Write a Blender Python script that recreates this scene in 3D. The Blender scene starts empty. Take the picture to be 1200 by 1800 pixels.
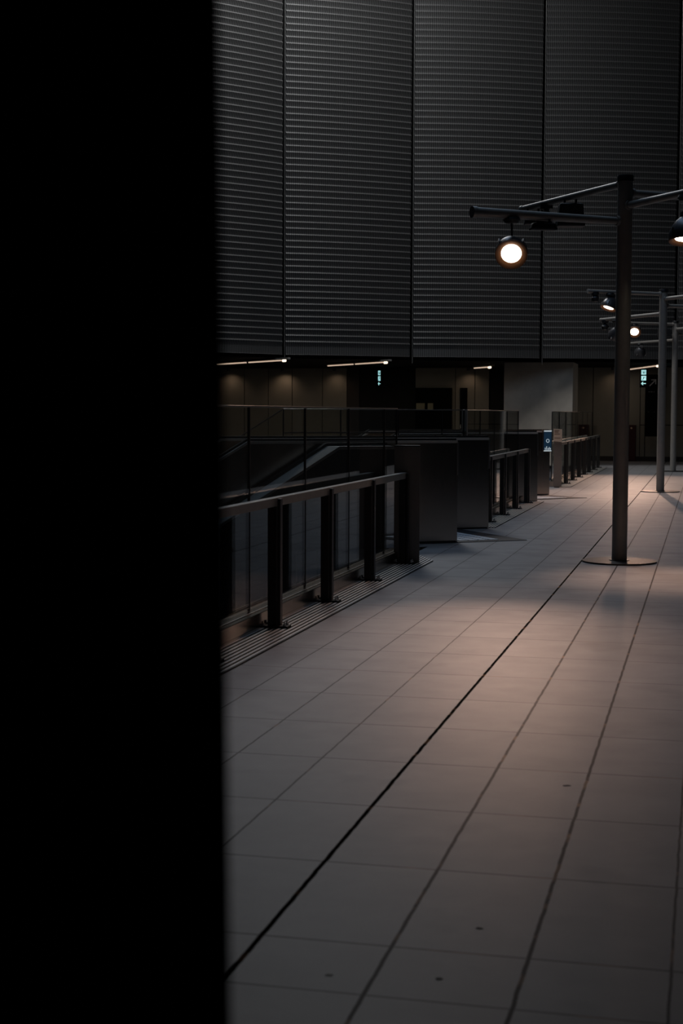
import bpy, bmesh, math, random
from mathutils import Vector, Matrix
random.seed(7)
S = bpy.context.scene
COL = S.collection
PI = math.pi

# ---------------------------------------------------------------- materials
def mat(name, base, rough=.5, metal=0., spec=.5, emit=None, estr=0., noise=0., nscale=20., bump=0.):
    m = bpy.data.materials.new(name); m.use_nodes = True
    nt = m.node_tree; b = nt.nodes['Principled BSDF']
    b.inputs['Base Color'].default_value = (*base, 1)
    b.inputs['Roughness'].default_value = rough
    b.inputs['Metallic'].default_value = metal
    b.inputs['Specular IOR Level'].default_value = spec
    if emit:
        b.inputs['Emission Color'].default_value = (*emit, 1); b.inputs['Emission Strength'].default_value = estr
    if noise or bump:
        tc = nt.nodes.new('ShaderNodeTexCoord'); nz = nt.nodes.new('ShaderNodeTexNoise')
        nz.inputs['Scale'].default_value = nscale; nz.inputs['Detail'].default_value = 5
        nt.links.new(tc.outputs['Object'], nz.inputs['Vector'])
        if noise:
            mx = nt.nodes.new('ShaderNodeMix'); mx.data_type = 'RGBA'
            mx.inputs['A'].default_value = (*[c*(1-noise) for c in base], 1)
            mx.inputs['B'].default_value = (*[min(1, c*(1+noise)) for c in base], 1)
            nt.links.new(nz.outputs['Fac'], mx.inputs['Factor'])
            nt.links.new(mx.outputs['Result'], b.inputs['Base Color'])
        if bump:
            bp = nt.nodes.new('ShaderNodeBump'); bp.inputs['Strength'].default_value = bump; bp.inputs['Distance'].default_value = .01
            nt.links.new(nz.outputs['Fac'], bp.inputs['Height']); nt.links.new(bp.outputs['Normal'], b.inputs['Normal'])
    return m

M = {}
M['post']   = mat('dark brown painted steel', (.05, .046, .043), .42, .35, noise=.2, nscale=30)
M['pole']   = mat('grey painted steel', (.36, .335, .30), .45, .3, noise=.15, nscale=12)
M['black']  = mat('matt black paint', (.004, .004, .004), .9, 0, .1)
M['dark']   = mat('dark grey steel', (.02, .02, .021), .5, .2)
M['rubber'] = mat('black rubber', (.006, .006, .006), .45)
M['chrome'] = mat('bright steel', (.6, .58, .56), .25, 1)
M['edge']   = mat('satin aluminium edge', (.42, .39, .37), .3, 1)
M['soffit'] = mat('black soffit paint', (.006, .006, .0065), .85, 0, .1)
M['concrete'] = mat('pale concrete', (.62, .55, .46), .8, noise=.25, nscale=3, bump=.15)
M['wallpan'] = mat('brown grey wall panel', (.27, .25, .21), .65, noise=.12, nscale=4)
M['joint']  = mat('dark joint', (.01, .01, .01), .9)
M['skirt']  = mat('dark brown skirting', (.03, .022, .018), .6)
M['red']    = mat('dark red cabinet paint', (.045, .004, .005), .5)
M['red2']   = mat('maroon cabinet paint', (.025, .003, .004), .5)
M['lamp']   = mat('lamp housing grey', (.10, .10, .105), .35, .6)
M['reflector'] = mat('amber lamp reflector', (.34, .15, .07), .45, .2)
M['lens']   = mat('warm lit lens', (.9, .8, .7), .3, emit=(1, .86, .68), estr=9.)
M['lens_dim'] = mat('unlit lens', (.05, .05, .05), .15)
M['tube']   = mat('warm light tube', (.8, .7, .6), .4, emit=(1, .74, .55), estr=.55)
M['tube_end'] = mat('bright tube end', (.9, .8, .7), .4, emit=(1, .82, .62), estr=1.6)
M['glyph']  = mat('cyan white backlit glyph', (.7, .9, .9), .4, emit=(.45, .92, .95), estr=.85)
M['arrow_grey'] = mat('grey printed arrow', (.32, .32, .33), .5)
M['screen'] = mat('blue backlit poster', (.02, .05, .09), .3, emit=(.03, .09, .17), estr=.16)
M['screen_mark'] = mat('pale backlit mark', (.5, .6, .65), .3, emit=(.7, .8, .85), estr=.55)
M['card']   = mat('tan notice card', (.95, .72, .52), .6, noise=.05)
M['card_print'] = mat('brown print', (.3, .16, .10), .6)
M['notice'] = mat('yellowed paper', (.30, .27, .17), .7)
M['leaf']   = mat('dry leaf', (.045, .036, .03), .8)
M['scrap']  = mat('pale paper scrap', (.6, .58, .52), .8)
M['comb']   = mat('pale ribbed comb metal', (.93, .93, .95), .45, .0)
M['plate']  = mat('dark landing plate', (.05, .05, .052), .45, .5)

# brushed dark stainless cladding
def brushed():
    m = mat('dark brushed stainless', (.46, .395, .345), .30, 1.)
    nt = m.node_tree; b = nt.nodes['Principled BSDF']
    tc = nt.nodes.new('ShaderNodeTexCoord'); mp = nt.nodes.new('ShaderNodeMapping'); nz = nt.nodes.new('ShaderNodeTexNoise')
    mp.inputs['Scale'].default_value = (60, 60, 1.2); nz.inputs['Scale'].default_value = 4; nz.inputs['Detail'].default_value = 4
    mr = nt.nodes.new('ShaderNodeMapRange'); mr.inputs['To Min'].default_value = .15; mr.inputs['To Max'].default_value = .27
    nt.links.new(tc.outputs['Object'], mp.inputs['Vector']); nt.links.new(mp.outputs['Vector'], nz.inputs['Vector'])
    nt.links.new(nz.outputs['Fac'], mr.inputs['Value']); nt.links.new(mr.outputs['Result'], b.inputs['Roughness'])
    return m
M['steel'] = brushed()
M['satin'] = mat('satin brown steel', (.33, .29, .26), .42, .75, noise=.1, nscale=40)
M['deckm'] = mat('satin deck metal', (.78, .68, .59), .4, .2)

def glass():
    m = bpy.data.materials.new('clear sheet glass'); m.use_nodes = True
    nt = m.node_tree; nt.nodes.clear()
    out = nt.nodes.new('ShaderNodeOutputMaterial'); mix = nt.nodes.new('ShaderNodeMixShader')
    tr = nt.nodes.new('ShaderNodeBsdfTransparent'); gl = nt.nodes.new('ShaderNodeBsdfGlossy'); lw = nt.nodes.new('ShaderNodeLayerWeight')
    lw.inputs['Blend'].default_value = .5; pw = nt.nodes.new('ShaderNodeMath'); pw.operation = 'POWER'; pw.inputs[1].default_value = 5
    fr = nt.nodes.new('ShaderNodeMapRange'); fr.inputs['To Min'].default_value = .04; fr.inputs['To Max'].default_value = .9
    nt.links.new(lw.outputs['Facing'], pw.inputs[0]); nt.links.new(pw.outputs[0], fr.inputs['Value'])
    tr.inputs['Color'].default_value = (.93, .945, .93, 1); gl.inputs['Roughness'].default_value = .02
    gl.inputs['Color'].default_value = (.9, .9, .9, 1)
    nt.links.new(fr.outputs['Result'], mix.inputs['Fac']); nt.links.new(tr.outputs[0], mix.inputs[1]); nt.links.new(gl.outputs[0], mix.inputs[2])
    nt.links.new(mix.outputs[0], out.inputs['Surface'])
    return m
M['glass'] = glass()

# stone floor: stack-bonded slabs 0.3875 x 0.737 m, joints of different widths
def floor_mat():
    m = bpy.data.materials.new('grey stone slabs'); m.use_nodes = True
    nt = m.node_tree; b = nt.nodes['Principled BSDF']; N = nt.nodes; L = nt.links
    tc = N.new('ShaderNodeTexCoord'); sp = N.new('ShaderNodeSeparateXYZ'); L.new(tc.outputs['Object'], sp.inputs[0])
    def math_(op, a, bb=None, c=None):
        n = N.new('ShaderNodeMath'); n.operation = op
        for i, v in enumerate((a, bb, c)):
            if v is None: continue
            if isinstance(v, (int, float)): n.inputs[i].default_value = v
            else: L.new(v, n.inputs[i])
        return n.outputs[0]
    X, Y = sp.outputs['X'], sp.outputs['Y']
    def band(v, centre, half, soft):        # 1 inside a line at centre
        d = math_('ABSOLUTE', math_('SUBTRACT', v, centre))
        n = N.new('ShaderNodeMapRange'); n.interpolation_type = 'SMOOTHSTEP'
        L.new(d, n.inputs['Value']); n.inputs['From Min'].default_value = half; n.inputs['From Max'].default_value = half+soft
        n.inputs['To Min'].default_value = 1; n.inputs['To Max'].default_value = 0
        return n.outputs['Result']
    def periodic(v, off, per, half, soft):
        w = math_('PINGPONG', math_('SUBTRACT', v, off), per/2)
        n = N.new('ShaderNodeMapRange'); n.interpolation_type = 'SMOOTHSTEP'
        L.new(w, n.inputs['Value']); n.inputs['From Min'].default_value = half; n.inputs['From Max'].default_value = half+soft
        n.inputs['To Min'].default_value = 1; n.inputs['To Max'].default_value = 0
        return n.outputs['Result']
    # wobble for joint edges
    wob = N.new('ShaderNodeTexNoise'); wob.inputs['Scale'].default_value = 9; L.new(tc.outputs['Object'], wob.inputs['Vector'])
    Xw = math_('ADD', X, math_('MULTIPLY', math_('SUBTRACT', wob.outputs['Fac'], .5), .008))
    jx = math_('MULTIPLY', periodic(Xw, -1.215, .3835, .0022, .004), .8)
    jy = math_('MULTIPLY', periodic(Y, 4.075, .737, .0028, .006), .6)
    jy2 = math_('MULTIPLY', band(Y, 3.71, .0025, .005), .6)
    w1 = math_('MULTIPLY', band(Xw, -1.215, .0066, .005), 1.0)
    w2 = math_('MULTIPLY', band(Xw, -.833, .0040, .005), .88)
    w3 = math_('MULTIPLY', band(Xw, -.449, .0040, .005), .88)
    j = math_('MAXIMUM', math_('MAXIMUM', math_('MAXIMUM', jx, jy), math_('MAXIMUM', w2, w3)), math_('MAXIMUM', w1, jy2))
    # per-slab tone
    fx = math_('FLOOR', math_('DIVIDE', math_('SUBTRACT', X, -1.215), .3835)); fy = math_('FLOOR', math_('DIVIDE', math_('SUBTRACT', Y, 4.075), .737))
    cb = N.new('ShaderNodeCombineXYZ'); L.new(fx, cb.inputs[0]); L.new(fy, cb.inputs[1])
    wn = N.new('ShaderNodeTexWhiteNoise'); wn.noise_dimensions = '2D'; L.new(cb.outputs[0], wn.inputs['Vector'])
    n1 = N.new('ShaderNodeTexNoise'); n1.inputs['Scale'].default_value = 3.2; n1.inputs['Detail'].default_value = 6; L.new(tc.outputs['Object'], n1.inputs['Vector'])
    n2 = N.new('ShaderNodeTexNoise'); n2.inputs['Scale'].default_value = 240; n2.inputs['Detail'].default_value = 2; L.new(tc.outputs['Object'], n2.inputs['Vector'])
    tone = math_('ADD', math_('ADD', math_('MULTIPLY', wn.outputs['Value'], .10), math_('MULTIPLY', n1.outputs['Fac'], .62)), math_('MULTIPLY', n2.outputs['Fac'], .45))
    tone = math_('ADD', tone, .40)
    # stains
    n3 = N.new('ShaderNodeTexNoise'); n3.inputs['Scale'].default_value = 1.9; n3.inputs['Detail'].default_value = 3; L.new(tc.outputs['Object'], n3.inputs['Vector'])
    st = N.new('ShaderNodeMapRange'); L.new(n3.outputs['Fac'], st.inputs['Value']); st.inputs['From Min'].default_value = .60; st.inputs['From Max'].default_value = .74
    st.inputs['To Min'].default_value = 1; st.inputs['To Max'].default_value = .78
    tone = math_('MULTIPLY', tone, st.outputs['Result'])
    vm = N.new('ShaderNodeVectorMath'); vm.operation = 'SCALE'; vm.inputs[0].default_value = (.275, .265, .265); L.new(tone, vm.inputs['Scale'])
    mx = N.new('ShaderNodeMix'); mx.data_type = 'RGBA'; L.new(j, mx.inputs['Factor']); L.new(vm.outputs[0], mx.inputs['A'])
    # grit of different colour collected in the wide joint
    n4 = N.new('ShaderNodeTexNoise'); n4.inputs['Scale'].default_value = 5; L.new(tc.outputs['Object'], n4.inputs['Vector'])
    cr = N.new('ShaderNodeValToRGB'); L.new(n4.outputs['Fac'], cr.inputs['Fac'])
    cr.color_ramp.elements[0].position = .56; cr.color_ramp.elements[0].color = (.018, .015, .012, 1)
    cr.color_ramp.elements[1].position = .68; cr.color_ramp.elements[1].color = (.22, .13, .07, 1)
    L.new(cr.outputs['Color'], mx.inputs['B'])
    L.new(mx.outputs['Result'], b.inputs['Base Color'])
    b.inputs['Roughness'].default_value = .52
    L.new(math_('MULTIPLY_ADD', j, -.34, .34), b.inputs['Specular IOR Level'])
    bp = N.new('ShaderNodeBump'); bp.inputs['Strength'].default_value = .25; bp.inputs['Distance'].default_value = .003
    L.new(n2.outputs['Fac'], bp.inputs['Height']); L.new(bp.outputs['Normal'], b.inputs['Normal'])
    return m
M['floor'] = floor_mat()
M['rod'] = mat('grey rod', (.17,.17,.165), .4, .3)

# perforated corrugated sheet: fine vertical lines of perforation
def sheet():
    m = bpy.data.materials.new('perforated corrugated sheet'); m.use_nodes = True
    nt = m.node_tree; N = nt.nodes; L = nt.links; b = N['Principled BSDF']
    uv = N.new('ShaderNodeUVMap'); sp = N.new('ShaderNodeSeparateXYZ'); L.new(uv.outputs[0], sp.inputs[0])
    pp = N.new('ShaderNodeMath'); pp.operation = 'PINGPONG'; L.new(sp.outputs['X'], pp.inputs[0]); pp.inputs[1].default_value = .026
    mr = N.new('ShaderNodeMapRange'); L.new(pp.outputs[0], mr.inputs['Value']); mr.inputs['From Min'].default_value = .008; mr.inputs['From Max'].default_value = .016
    nz = N.new('ShaderNodeTexNoise'); nz.inputs['Scale'].default_value = .8; L.new(uv.outputs[0], nz.inputs['Vector'])
    mx = N.new('ShaderNodeMix'); mx.data_type = 'RGBA'; L.new(mr.outputs['Result'], mx.inputs['Factor'])
    mx.inputs['A'].default_value = (.034, .034, .033, 1); mx.inputs['B'].default_value = (.165, .163, .16, 1)
    L.new(mx.outputs['Result'], b.inputs['Base Color'])
    b.inputs['Metallic'].default_value = .5; b.inputs['Roughness'].default_value = .42
    return m
M['sheet'] = sheet()

# ---------------------------------------------------------------- mesh helpers
def box(bm, x0, x1, y0, y1, z0, z1):
    v = [bm.verts.new(p) for p in ((x0,y0,z0),(x1,y0,z0),(x1,y1,z0),(x0,y1,z0),(x0,y0,z1),(x1,y0,z1),(x1,y1,z1),(x0,y1,z1))]
    for f in ((3,2,1,0),(4,5,6,7),(0,1,5,4),(1,2,6,5),(2,3,7,6),(3,0,4,7)): bm.faces.new([v[i] for i in f])
    return v
def prism(bm, pts, off):
    """closed polygon pts (3-D) extruded by the vector off"""
    a = [bm.verts.new(p) for p in pts]; b = [bm.verts.new(Vector(p)+Vector(off)) for p in pts]; n = len(pts)
    bm.faces.new(a); bm.faces.new(b[::-1])
    for i in range(n): bm.faces.new((a[i], b[i], b[(i+1) % n], a[(i+1) % n]))
def tube(bm, p0, p1, r0, r1=None, seg=20, caps=True):
    r1 = r0 if r1 is None else r1
    p0, p1 = Vector(p0), Vector(p1); d = (p1-p0).normalized()
    a = d.orthogonal().normalized(); b = d.cross(a)
    R0 = [bm.verts.new(p0+(a*math.cos(2*PI*i/seg)+b*math.sin(2*PI*i/seg))*r0) for i in range(seg)]
    R1 = [bm.verts.new(p1+(a*math.cos(2*PI*i/seg)+b*math.sin(2*PI*i/seg))*r1) for i in range(seg)]
    for i in range(seg): bm.faces.new((R0[i], R0[(i+1)%seg], R1[(i+1)%seg], R1[i]))
    if caps: bm.faces.new(R0[::-1]); bm.faces.new(R1)
def lathe(bm, prof, mtx=None, seg=32):
    """profile (r, z) turned about z, then moved by mtx"""
    mtx = mtx or Matrix.Identity(4); rings = []
    for r, z in prof:
        if r < 1e-6: rings.append([bm.verts.new(mtx @ Vector((0,0,z)))])
        else: rings.append([bm.verts.new(mtx @ Vector((r*math.cos(2*PI*i/seg), r*math.sin(2*PI*i/seg), z))) for i in range(seg)])
    for A, B in zip(rings, rings[1:]):
        for i in range(seg):
            k = (i+1) % seg
            if len(A) == 1 and len(B) == 1: continue
            if len(A) == 1: bm.faces.new((A[0], B[k], B[i]))
            elif len(B) == 1: bm.faces.new((A[i], A[k], B[0]))
            else: bm.faces.new((A[i], A[k], B[k], B[i]))
def obj(name, bm, material, parent=None, smooth=False, bevel=0, at=None):
    bmesh.ops.recalc_face_normals(bm, faces=bm.faces)
    me = bpy.data.meshes.new(name); bm.to_mesh(me); bm.free()
    me.materials.append(material)
    if smooth:
        for p in me.polygons: p.use_smooth = True
        me.set_sharp_from_angle(angle=math.radians(40))
    o = bpy.data.objects.new(name, me); COL.objects.link(o)
    if parent:
        o.parent = parent
        if at is None:                      # mesh given in world coordinates
            w = Vector((0,0,0)); q = parent
            while q: w += q.location; q = q.parent
            me.transform(Matrix.Translation(-w))
    if at is not None: o.location = at
    if bevel:
        bv = o.modifiers.new('edge', 'BEVEL'); bv.width = bevel; bv.segments = 2; bv.limit_method = 'ANGLE'
    return o
def tag(o, label, cat, group=None):
    o['label'] = label; o['category'] = cat
    if group: o['group'] = group
    return o
def thing(name, loc, label, cat, group=None):
    o = bpy.data.objects.new(name, None); COL.objects.link(o); o.location = loc; o.empty_display_size = .2
    return tag(o, label, cat, group)
def struct(name, bm, m, **k):
    o = obj(name, bm, m, **k); o['kind'] = 'structure'; return o
def nb(): return bmesh.new()

# ---------------------------------------------------------------- camera
f, h, rho = 2650., 1.5, .004
uu = 642*math.cos(rho)-172*math.sin(rho); vv = 642*math.sin(rho)+172*math.cos(rho)
tilt = math.atan(vv/f); yaw = math.atan(uu/math.hypot(f, vv))
Fw = Vector((-math.sin(yaw)*math.cos(tilt), math.cos(yaw)*math.cos(tilt), -math.sin(tilt)))
R0 = Vector((math.cos(yaw), math.sin(yaw), 0)); U0 = R0.cross(Fw)
Rt = R0*math.cos(rho)+U0*math.sin(rho); Up = U0*math.cos(rho)-R0*math.sin(rho)
cd = bpy.data.cameras.new('camera'); cam = bpy.data.objects.new('camera', cd); COL.objects.link(cam)
cd.sensor_fit = 'VERTICAL'; cd.sensor_height = 36; cd.lens = f/1800*36
cam.matrix_world = Matrix(((Rt.x,Up.x,-Fw.x,0),(Rt.y,Up.y,-Fw.y,0),(Rt.z,Up.z,-Fw.z,h),(0,0,0,1)))
cd.clip_start = .05; cd.clip_end = 300
cd.dof.use_dof = True; cd.dof.focus_distance = 16.5; cd.dof.aperture_fstop = 4.8
S.camera = cam

# ---------------------------------------------------------------- plan directions
E_ = Vector((-.81, -.588, 0)).normalized()      # escalators run down this way
N_ = Vector((-E_.y*-1, 0, 0))                   # placeholder, set next
N_ = Vector((E_.y, -E_.x, 0))                   # across the escalators, away from the viewer
def uv(u, v, z=0): return E_*u + N_*v + Vector((0,0,z))
def uof(p): return p[0]*E_.x+p[1]*E_.y
def vof(p): return p[0]*N_.x+p[1]*N_.y

# ---------------------------------------------------------------- setting: floor, walls, ceiling
VX = -3.02                                      # edge of the escalator well
MOD = (0., 8.39)                                # the escalator bay and its repeat
bm = nb()
def slab(bm, pts, z=0., t=.35):
    prism(bm, [(x, y, z) for x, y in pts], (0, 0, -t))
slab(bm, [(VX,-5),(2.6,-5),(2.6,48.8),(VX,48.8)])
slab(bm, [(-20,43.6),(VX,43.6),(VX,48.8),(-20,48.8)])
def xedge(v): return (v + .588/1.0*0 - N_.x*VX)/N_.y
U_INC = -5.45
for d in MOD:
    v0, v1 = 15.25+d*N_.y, 17.65+d*N_.y
    us = U_INC + d*E_.y
    p = uv(us, v0); q = uv(us, v1)
    slab(bm, [(VX, xedge(v0)), (p.x, p.y), (q.x, q.y), (VX, xedge(v1))])
slab(bm, [(-4.6,28.3),(VX,28.3),(VX,31.2),(-4.6,31.2)])
struct('floor', bm, M['floor'])
bm = nb(); box(bm, -20, VX-.05, 2, 43.6, -5.6, -5.4); struct('floor_lower', bm, M['soffit'])
bm = nb(); box(bm, -20.2, -20, -5, 49, -5.6, 17); struct('wall_left', bm, M['soffit'])
bm = nb(); box(bm, 2.6, 2.8, -5, 49, -.35, 17); struct('wall_right', bm, M['soffit'])
bm = nb(); box(bm, -20, 6, -5.2, -5, -5.6, 17); struct('wall_front', bm, M['soffit'])
bm = nb(); box(bm, -20, 6, -5, 10.4, 5.4, 5.7); struct('shade_slab', bm, M['soffit'])  # unseen slab, added to block skylight from the floor near the camera
bm = nb(); box(bm, -20, 6, -5, 49, 17, 17.3); struct('ceiling', bm, M['soffit'])
# back wall: separate boards with open joints on a dark backing
WY = 48.8
bm = nb(); box(bm, -20, 6, WY+.02, WY+2.6, -.35, 17); struct('wall_back', bm, M['joint'])
edges_full = [(-20,-17.9),(-17.9,-16.98),(-16.98,-16.07),(-16.07,-15.16),(-15.16,-14.32),(-14.32,-13.49),(-13.49,-12.45),(-12.45,-11.61)]
right = [(-9.31,-7.98),(-7.98,-7.34),(-7.34,-6.87),(-6.37,-4.17),(-4.17,-3.54),(-3.54,-2.06),(-2.06,-1.9),(-1.9,-.62),(-.62,1.2),(1.2,3.6),(3.6,6)]
k = 1
for (a, b) in edges_full+right:
    bm = nb()
    if a >= -2.1 and a < 3:
        box(bm, a+.012, b-.012, WY-.03, WY+.02, .15, 1.135); box(bm, a+.012, b-.012, WY-.03, WY+.02, 1.16, 2.97)
    else: box(bm, a+.012, b-.012, WY-.03, WY+.02, .15, 2.97)
    struct('wall_board_%d' % k, bm, M['wallpan']); k += 1
bm = nb(); box(bm, -20, -11.61, WY-.05, WY+.02, 0, .15); box(bm, -9.31, 6, WY-.05, WY+.02, 0, .15); struct('baseboard_back', bm, M['skirt'])
# dark recess beside the left boards
bm = nb(); box(bm, -11.6, -11.2, WY-.01, WY+.02, 0, 2.97); struct('trim_1', bm, M['skirt'])

# ---------------------------------------------------------------- curtain of corrugated sheets
P = [(-13.52,36.48),(-11.11,39.28),(-8.02,41.37),(-4.58,42.82),(-.91,44.22),(2.5,45.15)]
CB, CT, PER = 3.05, 16.6, .168
names = ['corrugated metal sheet curving off behind the black column',
         'first full corrugated metal sheet to the right of the black column',
         'corrugated metal sheet in the middle, behind the end of the nearest arm',
         'corrugated metal sheet directly behind the nearest lamp post',
         'sliver of corrugated metal sheet right of the nearest lamp post, at the picture edge']
for i in range(5):
    a, b = Vector((*P[i], 0)), Vector((*P[i+1], 0)); d = (b-a); w = d.length; d.normalize()
    nrm = Vector((d.y, -d.x, 0))                 # towards the hall
    g = .055; w2 = w-2*g; sag = .11
    root = thing('corrugated_panel', (a.x, a.y, CB), names[i], 'wall panel', 'corrugated sheets hanging over the hall')
    prof = [(.0, .012), (.23, .012), (.235, .058)]            # plain foot strip, then ridges, going up
    z = .235
    prof = [(.0,.02),(.008,.032),(.016,.02),(.215,.012)]
    zz = .215
    while zz < CT-CB-PER:
        prof += [(zz,.0),(zz+PER*.10,.002),(zz+PER*.35,.012),(zz+PER*.62,.028),(zz+PER*.77,.037),(zz+PER*.81,.036),(zz+PER*.985,.003)]
        zz += PER
    bm = nb(); uvl = bm.loops.layers.uv.new('UVMap'); NS = 14; rows = []
    for (z, dd) in prof:
        row = []
        for k in range(NS+1):
            t = k/NS; s = g+w2*t
            q = a + d*s + nrm*(sag*4*t*(1-t) + dd); row.append(bm.verts.new((q.x, q.y, CB+z)))
        rows.append(row)
    for r in range(len(rows)-1):
        for k in range(NS):
            fc = bm.faces.new((rows[r][k], rows[r][k+1], rows[r+1][k+1], rows[r+1][k]))
            for lp, (kk, rr) in zip(fc.loops, ((k,r),(k+1,r),(k+1,r+1),(k,r+1))): lp[uvl].uv = (w2*kk/NS, prof[rr][0])
    o = obj('sheet', bm, M['sheet'], root, smooth=True)
    o.data.set_sharp_from_angle(angle=math.radians(25))
    # recessed dark channel closing the gap on the right and a thin rod that hangs past the foot
    bm = nb()
    c0 = a+d*(w-g*1.0)-nrm*.05
    prism(bm, [c0-nrm*.1+Vector((0,0,CB)), c0+d*(2*g)-nrm*.1+Vector((0,0,CB)), c0+d*(2*g)+Vector((0,0,CB)), c0+Vector((0,0,CB))], (0,0,CT-CB))
    obj('joint_channel', bm, M['black'], root)
    bm = nb(); c1 = a+d*(w+g*.72)+nrm*.0
    tube(bm, (c1.x, c1.y, CB-.17), (c1.x, c1.y, CT), .009, seg=8)
    obj('edge_rod', bm, M['rod'], root)
# black backing wall that follows the sheets, and the soffit behind it
bm = nb()
off = []
for i, p in enumerate(P): off.append((p[0]-.33, p[1]+.42))
poly = [(-19.9, off[0][1]-6.)] + off + [(6, 46.3)]
for (p, q) in zip(poly, poly[1:]):
    d = Vector((q[0]-p[0], q[1]-p[1], 0)).normalized(); nn = Vector((-d.y, d.x, 0))*.12
    prism(bm, [(p[0],p[1],3.0),(q[0],q[1],3.0),(q[0]+nn.x,q[1]+nn.y,3.0),(p[0]+nn.x,p[1]+nn.y,3.0)], (0,0,14))
struct('wall_curtain_backing', bm, M['black'])
bm = nb()
pts = [(x, y-.30) for x, y in P]
prism(bm, [(-20,30.3,2.97),(-19.9,30.2,2.97)]+[(x+.33-.33, y+.34, 2.97) for x, y in P]+[(6,46,2.97),(6,WY,2.97),(-20,WY,2.97)], (0,0,.05))
struct('ceiling_soffit', bm, M['soffit'])

# concrete pier under the curtain
bm = nb(); box(bm, -5.70, -3.73, 43.5, 45.2, 0, 2.965)
tag(obj('concrete_pier', bm, M['concrete'], bevel=.01), 'broad pale concrete pier under the corrugated sheets behind the glass', 'pier')

# ---------------------------------------------------------------- black column by the camera
D0 = .95
e0 = Vector((0,0,h)) + (Fw + Rt*((393-600)/f))*D0
ang = yaw
cr_, sr_ = math.cos(ang+.25), math.sin(ang+.25)
bm = nb()
def colpt(s, t, z): return (e0.x + cr_*s - sr_*t + 0, e0.y + sr_*s + cr_*t, z)
w = .42; lean = .0105
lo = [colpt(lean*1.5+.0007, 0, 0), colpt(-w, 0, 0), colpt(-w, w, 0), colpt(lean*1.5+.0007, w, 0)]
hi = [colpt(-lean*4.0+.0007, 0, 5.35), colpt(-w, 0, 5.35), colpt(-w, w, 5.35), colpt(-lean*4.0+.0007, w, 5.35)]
A = [bm.verts.new(p) for p in lo]; B = [bm.verts.new(p) for p in hi]
bm.faces.new(A); bm.faces.new(B[::-1])
for i in range(4): bm.faces.new((A[i], B[i], B[(i+1)%4], A[(i+1)%4]))
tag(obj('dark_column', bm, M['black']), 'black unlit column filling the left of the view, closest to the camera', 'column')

# ---------------------------------------------------------------- lamp posts
def aim(pos, target):
    d = (Vector(target)-Vector(pos)).normalized()
    return Matrix.Translation(pos) @ d.to_track_quat('-Z', 'Y').to_matrix().to_4x4()
def spot(pos, target, power, angle=75, blend=1., col=(1,.63,.46), rad=.09):
    l = bpy.data.lights.new('lamp_beam', 'SPOT'); l.energy = power; l.color = col; l.spot_size = math.radians(angle); l.spot_blend = blend
    l.shadow_soft_size = rad
    o = bpy.data.objects.new('lamp_beam', l); COL.objects.link(o); o.matrix_world = aim(pos, target); return o
def floodlight(root, pos, target, hang, lit=True, power=0, R=.155, deep=.20, angle=80, blend=1.):
    """bell-shaped floodlight; pos = centre of its glass, hang = point on the arm it hangs from"""
    m = aim(pos, target)
    bm = nb(); k = R/.155
    lathe(bm, [(.115*k,.004),(.152*k,-.012),(.158*k,-.010),(.160*k,.03),(.155*k,.06),(.135*k,.11),(.095*k,deep*.85),(.06*k,deep),(.055*k,deep+.05),(0,deep+.05)], m)
    fl = obj('floodlight', bm, M['lamp'], root, smooth=True)
    bm = nb(); lathe(bm, [(0,.001),(.101*k,.001),(.101*k,.012),(0,.012)], m)
    obj('lens', bm, M['lens'] if lit else M['lens_dim'], fl)
    if lit:
        bm = nb()
        lathe(bm, [(.099*k,.000),(.152*k,-.030),(.156*k,-.030),(.158*k,-.012),(.100*k,.003)], m); obj('reflector_ring', bm, M['reflector'], fl, smooth=True)
    # clips round the rim
    for q in range(4):
        a = PI/4*(2*q+1) if q else PI/4
        c = m @ Vector((.166*k*math.cos(a), .166*k*math.sin(a), .02))
        bm = nb(); tube(bm, c, m @ Vector((.166*k*math.cos(a), .166*k*math.sin(a), .07)), .011, seg=8); obj('rim_clip', bm, M['chrome'], fl)
    # yoke and hanging loop
    top = m @ Vector((0,0,deep*.9)); hg = Vector(hang)
    bm = nb()
    tube(bm, top, top.lerp(hg, .35), .016, seg=10); tube(bm, top.lerp(hg,.33), hg, .010, seg=8)
    lathe(bm, [(.0,.0),(.075,.0),(.085,-.025),(.06,-.055),(0,-.06)], Matrix.Translation(hg+Vector((0,0,.015))), 16)
    obj('hanger', bm, M['dark'], fl, smooth=True)
    if lit and power:
        dv = (Vector(target)-Vector(pos)).normalized(); spot(Vector(pos)+dv*.05, target, power, angle, blend)
    return fl
def box_fitting(root, c, sx, sy, sz, ang, hang, name='box_fitting'):
    bm = nb(); m = Matrix.Translation(c) @ Matrix.Rotation(ang, 4, 'Z')
    vs = box(bm, -sx/2, sx/2, -sy/2, sy/2, -sz/2, sz/2)
    for v in vs[4:]: v.co.x *= .8
    bmesh.ops.transform(bm, matrix=m, verts=bm.verts)
    o = obj(name, bm, M['dark'], root, bevel=.015)
    for q in (-.06, .06):
        bm = nb(); tube(bm, (hang[0]+q, hang[1], hang[2]+.03), (c[0]+q, c[1], c[2]+sz*.4), .012, seg=8); obj('bracket', bm, M['dark'], o)
    return o
def ball_fitting(root, hang, r=.06, drop=.10):
    hg = Vector(hang); bm = nb()
    lathe(bm, [(0,.03),(.07,.03),(.07,-.03),(.03,-.035),(.03,-drop),(r*.7,-drop-.01),(r,-drop-r*.7),(r*.75,-drop-r*1.5),(0,-drop-r*1.8)], Matrix.Translation(hg), 18)
    return obj('sensor', bm, M['dark'], root, smooth=True)
H4 = (3.79, 3.70, 3.57, 3.42)                     # heights at which the four arms cross the pole
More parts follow.
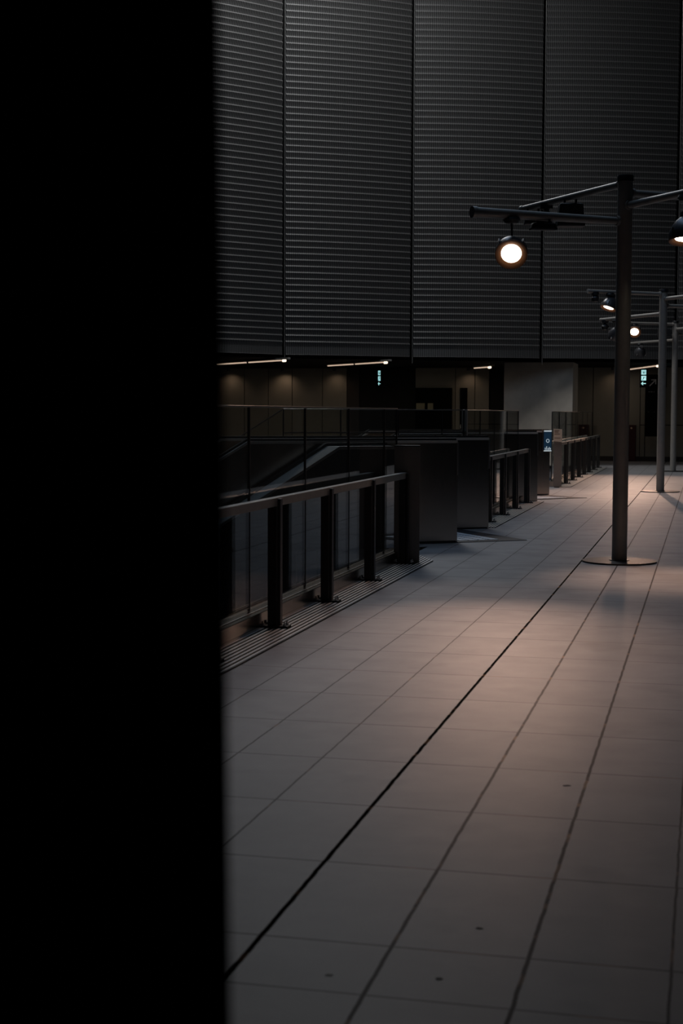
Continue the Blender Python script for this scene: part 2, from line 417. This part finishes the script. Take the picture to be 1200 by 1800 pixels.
def lamp_post(x, y, top, arms, label):
    root = thing('lamp_post', (x, y, 0), label, 'lamp post', 'lamp posts along the walkway')
    bm = nb(); lathe(bm, [(0,0),(.37,0),(.375,.006),(.372,.016),(.10,.018),(.10,.024),(0,.024)], Matrix.Translation((x,y,0)), 48)
    obj('base_plate', bm, M['post'], root, smooth=True)
    bm = nb(); tube(bm, (x,y,.02), (x,y,top), .076, seg=36); obj('pole', bm, M['pole'], root, smooth=True)
    bm = nb(); lathe(bm, [(.0,.012),(.078,.012),(.082,.004),(.082,-.05),(.076,-.05)], Matrix.Translation((x,y,top)), 36); obj('pole_cap', bm, M['dark'], root, smooth=True)
    for d, z, ln, r0, r1 in arms:
        p0 = Vector((x,y,z)) + d*.05; p1 = Vector((x,y,z)) + d*ln
        bm = nb(); tube(bm, p0, p1, r0, r1, 20)
        tube(bm, p1-d*.035, p1+d*.012, r1*1.14, r1*1.14, 20); tube(bm, Vector((x,y,z))+d*.07, Vector((x,y,z))+d*.10, r0*1.35, r0*1.35, 20)
        obj('arm', bm, M['pole'], root, smooth=True)
    return root
def at(x, y, d, s, z): return (x+d.x*s, y+d.y*s, z)

# nearest
x, y = -.835, 15.46
r = lamp_post(x, y, 3.86, [(N_,3.795,2.1,.036,.034),(-E_,3.70,1.75,.036,.034),(-N_,3.57,2.0,.036,.034),(E_,3.42,1.70,.036,.050)],
    'nearest lamp post, a grey pole with crossed pipe arms and one large glowing floodlight')
floodlight(r, at(x,y,E_,1.28,3.045), (-1.40,10.0,0), at(x,y,E_,1.28,3.375), True, 350, angle=37)
spot(at(x,y,E_,1.23,3.00), (-2.1,11.1,0), 115, 66)
box_fitting(r, at(x,y,E_,.93,3.32), .28,.10,.07, yaw+.2, at(x,y,E_,.93,3.36))
box_fitting(r, at(x,y,N_,1.05,3.60), .30,.2,.24, yaw, at(x,y,N_,1.05,3.74))
box_fitting(r, at(x,y,N_,1.85,3.655), .20,.14,.12, yaw, at(x,y,N_,1.85,3.74))
ball_fitting(r, at(x,y,N_,1.55,3.76), .085, .06)
floodlight(r, at(x,y,-N_,1.04,3.14), (-.22,14.0,0), at(x,y,-N_,1.04,3.53), True, 270, angle=52)
# middle
x, y = -.85, 29.72
r = lamp_post(x, y, 3.87, [(E_,3.79,1.68,.036,.036),(-N_,3.70,1.9,.036,.034),(-E_,3.57,1.75,.036,.034),(N_,3.42,2.2,.036,.036)],
    'middle lamp post, thin in the distance, with a bell floodlight on its top left arm')
floodlight(r, at(x,y,E_,1.225,3.50), (-2.9,28.0,0), at(x,y,E_,1.2,3.75), True, 300, angle=100, R=.15)
ball_fitting(r, at(x,y,E_,1.52,3.75), .075, .03)
ball_fitting(r, at(x,y,N_,2.06,3.38), .075, .05)
floodlight(r, at(x,y,N_,1.66,3.06), (-2.6,33.5,0), at(x,y,N_,1.66,3.38), False)
# farthest
x, y = -.835, 40.3
r = lamp_post(x, y, 3.90, [(E_,3.82,1.38,.036,.034),(-N_,3.70,1.9,.036,.034),(-E_,3.57,1.75,.036,.034),(N_,3.42,2.1,.036,.034)],
    'farthest lamp post, standing closest to the back wall')
floodlight(r, at(x,y,E_,1.25,3.60), (-1.75,34.3,0), at(x,y,E_,1.25,3.78), True, 640, R=.165, angle=70)
box_fitting(r, at(x,y,E_,.35,3.60), .34,.2,.2, yaw, at(x,y,E_,.35,3.78))
floodlight(r, at(x,y,N_,1.63,3.12), (-2.6,44,0), at(x,y,N_,1.63,3.38), False)

# ---------------------------------------------------------------- guard rails, glass screens, floor grilles
def guard_rail(ys, y0, y1, label):
    root = thing('guard_rail', (-2.9, ys[0], 0), label, 'railing', 'flat-bar guard rails')
    bm = nb(); box(bm, -2.935, -2.875, y0, y1, .852, .912); obj('rail', bm, M['pole'], root, bevel=.004)
    for yy in ys:
        bm = nb()
        box(bm, -2.938, -2.874, yy-.03, yy+.03, .02, .852)         # broad flat bar under the rail
        p = obj('post', bm, M['post'], root, bevel=.003)
        bm = nb(); box(bm, -2.868, -2.846, yy-.03, yy+.03, .02, .905); obj('side_bar', bm, M['post'], p, bevel=.003)
        bm = nb(); box(bm, -2.99, -2.79, yy-.055, yy+.055, 0.006, .024); obj('foot_plate', bm, M['dark'], p, bevel=.003)
        for sx in (-2.965, -2.815):
            for sy in (-.032, .032):
                bm = nb(); tube(bm, (sx,yy+sy,.022), (sx,yy+sy,.036), .014, seg=6); tube(bm, (sx,yy+sy,.034), (sx,yy+sy,.052), .007, seg=8)
                obj('bolt', bm, M['chrome'], p)
    return root
def screen(seams, label, a=None, d=None, kerb=True, rails=()):
    """glass screen: panes between the given distances along d from a; glazing bars at the seams"""
    a = Vector(a); d = Vector(d); nn = Vector((-d.y, d.x, 0))
    root = thing('glass_screen', a+d*seams[0], label, 'glass screen', 'frameless glass screens')
    z0, z1 = (.12, 1.535) if kerb else (.03, 1.535)
    def ob(bm, s0, s1, t0, t1, za, zb):
        prism(bm, [tuple(a+d*s0+nn*t0+Vector((0,0,za))), tuple(a+d*s1+nn*t0+Vector((0,0,za))), tuple(a+d*s1+nn*t1+Vector((0,0,za))), tuple(a+d*s0+nn*t1+Vector((0,0,za)))], (0,0,zb-za))
    if kerb:
        bm = nb(); ob(bm, seams[0], seams[-1], -.10, .055, 0, .118); obj('kerb', bm, M['steel'], root, bevel=.004)
        bm = nb(); ob(bm, seams[0], seams[-1], -.058, -.045, .118, .124); obj('kerb_edge', bm, M['edge'], root)
    for s0, s1 in zip(seams, seams[1:]):
        bm = nb(); ob(bm, s0+.006, s1-.006, -.006, .006, z0, z1); obj('pane', bm, M['glass'], root)
    for s in seams:
        bm = nb(); ob(bm, s-.006, s+.006, -.009, .009, z0, z1); obj('glazing_bar', bm, M['dark'], root)
    bm = nb(); ob(bm, seams[0], seams[-1], -.011, .011, z1, z1+.012); obj('top_rail', bm, M['edge'], root, bevel=.002)
    for z in rails:
        bm = nb(); ob(bm, seams[0], seams[-1], .03, .05, z, z+.02); obj('mid_rail', bm, M['edge'], root)
    return root
M["plate2"] = mat("worn grey grille metal", (.21, .185, .165), .5, .45, noise=.25, nscale=6)
def grille(y0, y1, cut, label, x0=-3.015, x1=-2.665):
    """ribbed drain cover; its far end is cut on the skew, cut = how far the wall side reaches past y1"""
    root = thing('floor_grille', ((x0+x1)/2, y0, 0), label, 'floor grille', 'ribbed floor grilles')
    bm = nb(); prism(bm, [(x0,y0,.001),(x1,y0,.001),(x1,y1,.001),(x0,y1+cut,.001)], (0,0,.003)); obj('tray', bm, M['black'], root)
    n = 9; wd = (x1-x0)/n
    for i in range(n):
        a = x0+wd*i+.008; b = a+wd*.52; t = 1-(a-x0)/(x1-x0)
        ye = y1+cut*t
        bm = nb(); prism(bm, [(a,y0,.004),(b,y0,.004),(b,ye,.004),(a,ye,.004)], (0,0,.006)); obj('rib', bm, M['plate2'], root)
    bm = nb(); box(bm, x1-.012, x1, y0, y1, .004, .011); obj('edge_strip', bm, M['dark'], root)
    return root
M['plate2'] = mat('worn grey grille metal', (.72, .67, .62), .5, .1, noise=.25, nscale=6)

GX = -3.07
S1 = [8.48-1.5*2, 8.48-1.5, 8.48, 9.98, 11.48, 12.97, 14.48, 15.09]
screen([s-S1[0] for s in S1], 'tall glass screen on a steel kerb behind the nearest guard rail', (GX, S1[0], 0), (0,1,0))
guard_rail([5.5, 7.0, 8.52, 10.02, 11.5, 13.06, 14.62], 4.2, 14.66, 'nearest flat-bar guard rail in front of the largest glass screen')
grille(4.2, 15.0, .75, 'ribbed floor grille under the nearest guard rail')
S2 = [19.46, 20.92, 22.38, 23.84, 25.30]
screen([s-S2[0] for s in S2], 'glass screen behind the middle guard rail, between the two escalators', (GX, S2[0], 0), (0,1,0))
guard_rail([20.6, 22.08, 23.58, 25.14], 19.6, 25.2, 'middle guard rail, between the two escalators')
grille(19.62, 25.72, .3, 'ribbed floor grille under the middle guard rail')
S3 = [31.0+1.56*i for i in range(8)]
screen([s-S3[0] for s in S3], 'farthest glass screen, running towards the back wall', (GX, S3[0], 0), (0,1,0))
guard_rail([32.32, 34.01, 35.7, 37.27, 38.8, 40.5, 42.1], 30.9, 42.14, 'farthest guard rail, beyond the second escalator')
grille(31.0, 42.4, .0, 'ribbed floor grille under the farthest guard rail')
# screen standing along the far side of the first escalator, with a sloping end
vf = 17.62
a = Vector((-3.07, xedge(vf)-N_.x/N_.y*0, 0)); a = uv(0, vf); s0 = ((-3.07)-a.x)/E_.x; a = a + E_*s0
sc = screen([0, .33, .95, 1.75, 2.52], 'glass screen standing along the far side of the first escalator', a, E_, kerb=False, rails=(1.24,))
# sloping part of its top rail and pane
p0 = a+E_*2.52; p1 = a+E_*4.6
bm = nb(); prism(bm, [tuple(p0+Vector((0,0,1.535))), tuple(p0+Vector((0,0,1.549))), tuple(p1+Vector((0,0,.30))), tuple(p1+Vector((0,0,.286)))], tuple(N_*.022)); obj('sloping_rail', bm, M['edge'], sc)
bm = nb(); prism(bm, [tuple(p0+Vector((0,0,.03))), tuple(p0+Vector((0,0,1.53))), tuple(p1+Vector((0,0,.28))), tuple(p1+Vector((0,0,-1.2)))], tuple(N_*.012)); obj('sloping_pane', bm, M['glass'], sc)
# corner post
bm = nb(); box(bm, a.x-.035, a.x+.035, a.y-.035, a.y+.035, 0, 1.55); obj('corner_post', bm, M['pole'], sc)

# ---------------------------------------------------------------- escalators
def balustrade(root, start, u_inc, zt, mirror=False, length=7.5, thick=.12):
    """solid clad side wall: flat from its square end, then falling at 30 degrees"""
    u0 = uof(start); v0 = vof(start); L = length; sl = math.tan(math.radians(30))
    zz = zt-(L)*sl
    prof = [(u0,.0),(u0,zt),(u_inc,zt),(u_inc+L,zz),(u_inc+L,zz-1.5),(u_inc,-.36),(u_inc-.01,.0)]
    bm = nb(); prism(bm, [tuple(uv(u,v0,z)) for u, z in prof], tuple(N_*thick))
    b = obj('balustrade', bm, M['steel'], root)
    def strip(name, m, dz0, dz1, t0, t1):
        pr = [(u0+.005,zt+dz0),(u0+.005,zt+dz1),(u_inc,zt+dz1),(u_inc+L,zz+dz1),(u_inc+L,zz+dz0),(u_inc,zt+dz0)]
        bm = nb(); prism(bm, [tuple(uv(u,v0+t0,z)) for u, z in pr], tuple(N_*(t1-t0))); return obj(name, bm, m, b)
    strip('deck', M['deckm'], -.026, .004, -.008, thick+.006)
    strip('handrail', M['rubber'], .004, .030, .03, thick-.03)
    bm = nb(); q = uv(u0, v0-.004, 0); prism(bm, [tuple(uv(u0-.006, v0-.008, .78)), tuple(uv(u0+.012, v0-.008, .78)), tuple(uv(u0+.012, v0-.008, 1.17)), tuple(uv(u0-.006, v0-.008, 1.17))], tuple(N_*.03)); obj('end_strip', bm, M['edge'], b)
    bm = nb(); prism(bm, [tuple(uv(u0+.02,v0-.004,0)), tuple(uv(u_inc-.1,v0-.004,0)), tuple(uv(u_inc-.1,v0-.004,.02)), tuple(uv(u0+.02,v0-.004,.02))], tuple(N_*.004)); obj('foot_strip', bm, M['rubber'], b)
    return b
def escalator(dy, near, far, plate, label):
    root = thing('escalator', (near[0], near[1], 0), label, 'escalator', 'escalators sinking into the well')
    ui = U_INC + dy*E_.y
    balustrade(root, near, ui+.1, 1.18); balustrade(root, far, ui-.15, 1.18)
    # landing plate: dark frame with a pale ribbed field
    A, B, C = [Vector((*p, 0)) for p in plate]; Dp = B+(C-A); 
    e1 = (B-A); e2 = (C-A)
    # run the plate back between the two sides
    B2 = A + e1*1.85; D2 = B2 + e2
    bm = nb(); prism(bm, [tuple(p+Vector((0,0,.001))) for p in (A, B2, D2, A+e2)], (0,0,.006)); pl = obj('landing_plate', bm, M['plate'], root)
    n1 = e1.normalized(); n2 = e2.normalized(); w2 = e2.length; l1 = e1.length*1.85
    bm = nb(); k = 0; s = .30
    while s < l1-.1:
        t = .16
        while t < w2-.14:
            q = A+n1*s+n2*t; prism(bm, [tuple(q+Vector((0,0,.007))), tuple(q+n1*.112+Vector((0,0,.007))), tuple(q+n1*.112+n2*.052+Vector((0,0,.007))), tuple(q+n2*.052+Vector((0,0,.007)))], (0,0,.005))
            t += .075
        s += .135
    obj('ribbed_tread', bm, M['comb'], pl)
    # steps
    v0, v1 = vof(near)+.16, vof(far)-.06
    bm = nb()
    for k in range(14):
        uq = ui+.05+k*.36; z = -.02-k*.2
        prism(bm, [tuple(uv(uq,v0,z)), tuple(uv(uq+.36,v0,z)), tuple(uv(uq+.36,v0,z-.5)), tuple(uv(uq,v0,z-.3))], tuple(N_*(v1-v0)))
    obj('step_run', bm, M['dark'], root)
    return root
escalator(0., (-2.80,17.33), (-2.74,19.51), [(-2.04,17.80),(-2.70,17.30),(-3.08,19.25)], 'first escalator, dark steel sides and pale ribbed landing, left of the nearest lamp post')
escalator(8.39, (-2.78,25.70), (-2.80,27.92), [(-2.05,27.10),(-2.72,26.38),(-2.95,27.66)], 'second escalator, farther off, carrying a small blue lit poster')
# low parapet with a sloping top inside the well, seen through the nearest glass
Np = Vector((-3.29,16.38,0)); u0 = uof(Np); v0 = vof(Np); ui = u0+.73; sl = math.tan(math.radians(31))
root = thing('stair_parapet', Np, 'dark parapet with a broad sloping top, inside the well behind the nearest glass', 'parapet')
bm = nb(); prism(bm, [tuple(uv(u,v0,z)) for u, z in ((u0,0),(u0,1.10),(ui,1.10),(ui+3.4,1.10-3.4*sl),(ui+3.4,-.3-3.4*sl),(ui+.5,-.36),(ui+.5,0))], tuple(N_*.43)); obj('cladding', bm, M['dark'], root)
def pstrip(name, m, a_, b_, t0, t1):
    bm = nb(); prism(bm, [tuple(uv(u,v0+t0,z)) for u, z in ((u0,1.13+a_),(u0,1.13+b_),(ui,1.13+b_),(ui+3.4,1.13+b_-3.4*sl),(ui+3.4,1.13+a_-3.4*sl),(ui+.12 if a_ < -.05 else ui,1.13+a_))], tuple(N_*(t1-t0))); return obj(name, bm, m, root)
pstrip('sloping_band', M['band'] if 'band' in M else M.setdefault('band', mat('grey string metal', (.40,.375,.34), .5, .1)), -.03, .0, -.01, .44)
pstrip('handrail', M['rubber'], .0, .035, .35, .43)
pstrip('top_edge', M['edge'], -.016, .004, -.018, -.01)

# ---------------------------------------------------------------- end cabinets closing the guard rails
def cabinet(x0, x1, y0, y1, ht, label):
    root = thing('end_cabinet', ((x0+x1)/2, y0, 0), label, 'cabinet')
    bm = nb(); prism(bm, [(x0,y0-.03,.012),(x1,y0,.012),(x1-.035,y1,.012),(x0,y1,.012)], (0,0,ht-.012)); obj('body', bm, M['satin'], root, bevel=.004)
    bm = nb(); prism(bm, [(x0+.004,y0-.036,.30),(x1-.02,y0-.006,.30),(x1-.02,y0-.003,.30),(x0+.004,y0-.033,.30)], (0,0,ht-.34)); obj('front_panel', bm, M['satin'], root)
    bm = nb(); box(bm, x0+.01, x1-.05, y0+.02, y1-.01, 0, .012); obj('plinth', bm, M['rubber'], root)
    bm = nb(); prism(bm, [(x0-.004,y0-.036,ht),(x1+.004,y0-.006,ht),(x1-.033,y1+.004,ht),(x0-.004,y1+.004,ht)], (0,0,.008)); obj('lid', bm, M['dark'], root)
    return root
cabinet(-3.01, -2.755, 14.72, 14.86, 1.17, 'plain dark steel cabinet closing the end of the nearest guard rail')
cabinet(-3.00, -2.84, 30.75, 30.87, 1.17, 'narrow steel cabinet beside the far guard rail, below the tan notice')

# lit poster on the second escalator's far side
fx = Vector((-2.80,27.92,0)); u0 = uof(fx); v0 = vof(fx)
root = thing('lit_poster', uv(u0+.1, v0-.05, .80), 'small blue backlit poster in a pale frame on the second escalator', 'poster')
def pp(u, z, t): return tuple(uv(u0+u, v0+t, z))
def plate_(name, m, ua, ub, za, zb, t0, t1, par): 
    bm = nb(); prism(bm, [pp(ua,za,t0), pp(ub,za,t0), pp(ub,zb,t0), pp(ua,zb,t0)], tuple(N_*(t1-t0))); return obj(name, bm, m, par)
plate_('frame', M['edge'], -.01, .175, .80, 1.20, -.06, -.012, root)
plate_('display', M['screen'], .005, .16, .83, 1.165, -.066, -.06, root)
plate_('top_band', M['screen_mark'], .005, .16, 1.168, 1.19, -.067, -.06, root)
plate_('bottom_band', M['screen_mark'], .005, .16, .808, .826, -.067, -.06, root)
for k, (ua, za, zb) in enumerate(((.02,.835,.87),(.045,.835,.885),(.07,.835,.865),(.10,.835,.90),(.13,.835,.875))):
    plate_('drawn_mark', M['screen_mark'], ua, ua+.012, za, zb, -.068, -.066, root)
bm = nb(); q = uv(u0+.085, v0-.068, 1.0)
lathe(bm, [(.025,0),(.034,0),(.034,.003),(.025,.003)], Matrix.Translation(q) @ Matrix.Rotation(math.atan2(N_.y,N_.x)-PI/2, 4, 'Z') @ Matrix.Rotation(PI/2, 4, 'X'), 20); obj('ring_mark', bm, M['screen_mark'], root)
# tan notice card on the far guard rail
root = thing('notice_card', (-2.90,30.72,.92), 'tan notice card fixed above the narrow steel cabinet', 'notice')
bm = nb(); prism(bm, [(-3.0,30.655,.945),(-2.835,30.69,.925),(-2.835,30.69,1.185),(-3.0,30.655,1.195)], (-.003,.012,0)); obj('card', bm, M['card'], root)
for z, w in ((1.15,.10),(1.12,.08),(1.08,.11),(1.00,.12)):
    bm = nb(); prism(bm, [(-2.985,30.653,z),(-2.985+w,30.653+w*.21,z),(-2.985+w,30.653+w*.21,z+.012),(-2.985,30.653,z+.012)], (0,.003,0)); obj('printed_line', bm, M['card_print'], root)

# ---------------------------------------------------------------- soffit lights
def strip_light(a, b, label, z=2.90, glow=1.5):
    A_, B_ = Vector((*a, z)), Vector((*b, z)); d = (B_-A_).normalized(); s = Vector((-d.y, d.x, 0))
    root = thing('strip_light', A_.lerp(B_, .5)+Vector((0,0,.05)), label, 'ceiling light', 'strip lights under the soffit')
    bm = nb(); prism(bm, [tuple(A_-s*.04+Vector((0,0,.02))), tuple(B_+d*.35-s*.04+Vector((0,0,.02))), tuple(B_+d*.35+s*.04+Vector((0,0,.02))), tuple(A_+s*.04+Vector((0,0,.02)))], (0,0,.05)); obj('housing', bm, M['pole'], root)
    L = (B_-A_).length
    for k in range(2):
        bm = nb(); tube(bm, A_+d*(L*(.01+k*.5)), A_+d*(L*(.47+k*.5)), .018, seg=10); obj('tube', bm, M['tube'], root)
    bm = nb(); tube(bm, B_-Vector((0,0,.01)), B_+d*.13-Vector((0,0,.01)), .036, seg=12); obj('bright_end', bm, M['tube_end'], root)
    l = bpy.data.lights.new('tube_glow', 'AREA'); l.shape = 'RECTANGLE'; l.size = .05; l.size_y = L; l.energy = glow*L; l.color = (1,.86,.72)
    lo_ = bpy.data.objects.new('tube_glow', l); COL.objects.link(lo_)
    lo_.matrix_world = Matrix.Translation(A_.lerp(B_,.5)-Vector((0,0,.04))) @ Matrix.Rotation(math.atan2(d.y,d.x)-PI/2, 4, 'Z')
    return root
strip_light((-13.9,41.96), (-11.0,38.85), 'leftmost strip light under the soffit, next to the black column', 2.885, 14)
strip_light((-10.98,43.61), (-8.62,40.66), 'second strip light from the black column, above the lit wall boards', 2.885, 13)
strip_light((-7.00,46.31), (-6.40,45.28), 'short strip light left of the concrete pier', 2.885, 2.5)
strip_light((-2.39,48.2), (-1.42,44.55), 'strip light between the nearest and middle lamp posts, above the backlit sign', 2.885, 1.0)
labels = ['downlight at the wall boards nearest the black column', 'downlight over the third lit wall board from the black column', 'downlight over the last lit wall board before the dark opening', 'downlight over the boards left of the concrete pier', 'downlight right of the concrete pier']
for (xx, pw, lb) in ((-15.6,3,labels[0]),(-13.72,4.5,labels[1]),(-11.95,2.4,labels[2]),(-7.5,2.4,labels[3]),(-2.9,1.6,labels[4])):
    root = thing('downlight', (xx,WY-.42,2.97), lb, 'ceiling light', 'downlights along the back wall')
    bm = nb(); lathe(bm, [(.03,-.10),(.055,-.10),(.055,0),(0,0)], Matrix.Translation((xx,WY-.42,2.97)), 20); obj('can', bm, M['lamp'], root, smooth=True)
    bm = nb(); lathe(bm, [(0,-.085),(.032,-.085),(.032,-.07),(0,-.07)], Matrix.Translation((xx,WY-.42,2.97)), 16); obj('lens', bm, M['tube_end'], root)
    spot((xx, WY-.42, 2.86), (xx, WY+.05, 1.6), pw, 125, 1., (1,.70,.48), .03)

# ---------------------------------------------------------------- signs
def glyph_square(root, cx, cz, w, m, rot=None):
    pass
def exit_sign(x, y, ang, label):
    """hanging black sign with a lift pictogram, an escalator pictogram and an arrow to the left"""
    root = thing('wayfinding_sign', (x, y, 2.97), label, 'sign', 'backlit wayfinding signs')
    root.rotation_euler = (0, 0, ang)
    def part(name, m, polys, y0, y1, par):
        bm = nb()
        for pl in polys: prism(bm, [(px, y0, pz) for px, pz in pl], (0, y1-y0, 0))
        bmesh.ops.recalc_face_normals(bm, faces=bm.faces)
        me = bpy.data.meshes.new(name); bm.to_mesh(me); bm.free(); me.materials.append(m)
        o = bpy.data.objects.new(name, me); COL.objects.link(o); o.parent = par; return o
    q = lambda x0,x1,z0,z1: [(x0,z0),(x1,z0),(x1,z1),(x0,z1)]
    part('panel', M['black'], [q(-.12,.12,-.66,-.09)], 0, .06, root)
    part('hanger', M['dark'], [q(-.09,-.075,-.10,0), q(.075,.09,-.10,0)], .02, .035, root)
    g1 = part('lift_pictogram', M['glyph'], [q(-.072,.072,-.265,-.125)], -.006, 0, root)
    part('figure', M['black'], [[(-.012,-.245),(.012,-.245),(.016,-.20),(.030,-.20),(.030,-.185),(-.030,-.185),(-.030,-.20),(-.016,-.20)], q(-.011,.011,-.178,-.155), q(-.05,-.04,-.25,-.15), q(.04,.05,-.25,-.15)], -.009, -.006, g1)
    g2 = part('escalator_pictogram', M['glyph'], [q(-.072,.072,-.445,-.305)], -.006, 0, root)
    part('figure', M['black'], [[(-.055,-.425),(-.02,-.425),(.03,-.355),(.055,-.355),(.055,-.340),(.022,-.340),(-.028,-.410),(-.055,-.410)], q(-.018,.002,-.385,-.345), q(-.016,.0,-.338,-.320)], -.009, -.006, g2)
    part('arrow', M['glyph'], [[(-.078,-.54),(-.028,-.490),(-.012,-.490),(-.012,-.500),(-.040,-.528),(.070,-.528),(.070,-.552),(-.040,-.552),(-.012,-.580),(-.012,-.590),(-.028,-.590)]], -.006, 0, root)
    return root
exit_sign(-1.905, 47.3, 0, 'cyan backlit pictogram sign with a left arrow, between nearest and middle posts')
exit_sign(-1.335, 47.3, 0, 'cyan backlit sign mostly hidden behind the middle lamp post')
exit_sign(-10.2, 47.3, math.radians(74), 'small cyan sign seen nearly edge-on, in the dark opening left of the pier')
# tall black sign with grey arrow
root = thing('totem_sign', (-1.64,47.9,0), 'tall black sign board with a faint grey diagonal arrow, by the middle lamp post', 'sign')
bm = nb(); box(bm, -1.86, -1.41, 47.9, 48.0, .80, 2.72); obj('board', bm, M['black'], root, bevel=.01)
bm = nb(); box(bm, -1.80, -1.76, 48.0, WY-.03, 1.0, 1.1); box(bm, -1.80, -1.76, 48.0, WY-.03, 2.3, 2.4); obj('wall_bracket', bm, M['dark'], root)
bm = nb()
prism(bm, [(-1.76,47.892,2.375),(-1.735,47.892,2.355),(-1.575,47.892,2.515),(-1.575,47.892,2.42),(-1.545,47.892,2.42),(-1.545,47.892,2.57),(-1.70,47.892,2.57),(-1.70,47.892,2.54),(-1.60,47.892,2.54)], (0,.008,0)); obj('arrow', bm, M['arrow_grey'], root)
for z, xs in ((2.175, ((-1.78,.05),(-1.71,.06),(-1.62,.03))), (1.55, ((-1.78,.02),(-1.60,.02)))):
    for xx, ww in xs:
        bm = nb(); box(bm, xx, xx+ww, 47.894, 47.9, z, z+.018); obj('text_line', bm, M['arrow_grey'], root)
# red cabinets
root = thing('hydrant_cabinet', (-2.33,48.6,0), 'dark red cabinet standing against the back wall right of the nearest pole', 'cabinet')
bm = nb(); box(bm, -2.47, -2.17, 48.55, 48.76, .02, 1.15); obj('body', bm, M['red'], root, bevel=.01)
bm = nb(); box(bm, -2.45, -2.19, 48.54, 48.55, .1, 1.10); obj('door', bm, M['red'], root)
bm = nb(); lathe(bm, [(0,0),(.03,0),(.03,.02),(0,.03)], Matrix.Translation((-2.31,48.54,1.05)) @ Matrix.Rotation(PI/2,4,'X'), 14); obj('lamp_button', bm, M['card'], root)
root = thing('alarm_cabinet', (-3.95,48.6,.8), 'maroon wall cabinet seen through the farthest glass screen', 'cabinet')
bm = nb(); box(bm, -4.14, -3.56, 48.6, 48.77, .78, 1.16); obj('body', bm, M['red2'], root, bevel=.008)
bm = nb(); box(bm, -3.85, -3.845, 48.59, 48.6, .80, 1.14); obj('door_gap', bm, M['black'], root)
# dark notice board and papers left of pier, door slot
root = thing('notice_board', (-8.7,48.6,0), 'wide black board on the back wall left of the concrete pier', 'board')
bm = nb(); box(bm, -9.28, -8.08, 48.62, 48.768, .02, 2.32); obj('panel', bm, M['black'], root, bevel=.01)
for xa, xb, lb in ((-9.24,-8.96,'larger yellowed paper at the foot of the black board'),(-8.86,-8.68,'smaller yellowed paper at the foot of the black board')):
    bm = nb(); box(bm, xa, xb, 48.606, 48.62, 1.61, 1.82); tag(obj('paper_notice', bm, M['notice']), lb, 'notice', 'yellowed papers')
bm = nb(); box(bm, -7.82, -7.58, 48.72, 48.77, .15, 2.32); o = struct('door_1', bm, M['black'], bevel=.004)
bm = nb(); box(bm, -7.80, -7.78, 48.70, 48.72, 1.0, 1.15); obj('handle', bm, M['chrome'], o)

# ---------------------------------------------------------------- litter on the slabs
def flake(x, y, r, m, name, label, cat):
    bm = nb(); n = 9; vs = []
    for i in range(n):
        a = 2*PI*i/n; q = r*(.55+.6*random.random()); vs.append(bm.verts.new((x+q*math.cos(a)*1.5, y+q*math.sin(a), .0006+.0008*random.random())))
    c = bm.verts.new((x, y, .0018))
    b = [bm.verts.new((v.co.x, v.co.y, .0003)) for v in vs]
    for i in range(n):
        bm.faces.new((vs[i], vs[(i+1)%n], c)); bm.faces.new((b[i], b[(i+1)%n], vs[(i+1)%n], vs[i]))
    bm.faces.new(b[::-1])
    tag(obj(name, bm, m), label, cat)
flake(-.954,3.822,.011,M['scrap'],'paper_scrap','tiny pale scrap of litter on the slabs near the bottom edge','litter')
flake(-.523,6.05,.014,M['leaf'],'dry_leaf','small dark leaf on the slabs right of the brightest pool of light','leaf')
flake(-.616,4.285,.009,M['leaf'],'dry_leaf','tiny dark leaf low on the slabs, right of the pale scrap','leaf')
flake(-.660,3.867,.009,M['leaf'],'dry_leaf','flattened dark speck on the slabs at the bottom of the picture','leaf')

# ---------------------------------------------------------------- daylight and world
wld = bpy.data.worlds.new('dusk'); S.world = wld; wld.use_nodes = True
wld.node_tree.nodes['Background'].inputs['Color'].default_value = (.55,.68,1,1); wld.node_tree.nodes['Background'].inputs['Strength'].default_value = .02
def area(name, loc, target, sx, sy, power, col):
    l = bpy.data.lights.new(name, 'AREA'); l.shape = 'RECTANGLE'; l.size = sx; l.size_y = sy; l.energy = power; l.color = col
    o = bpy.data.objects.new(name, l); COL.objects.link(o); o.matrix_world = aim(loc, target); return o
area('skylight', (-9.5,35.8,16.7), (-8.5,36.6,0), 8, 4.5, 1250, (.97,.98,1))
area('skylight', (-4.0,21,16.7), (-3.8,20.5,0), 6, 14, 460, (.50,.70,1))

S.view_settings.view_transform = 'Standard'; S.view_settings.look = 'None'
S.view_settings.gamma = 1; S.view_settings.exposure = 0; S.view_settings.use_curve_mapping = False
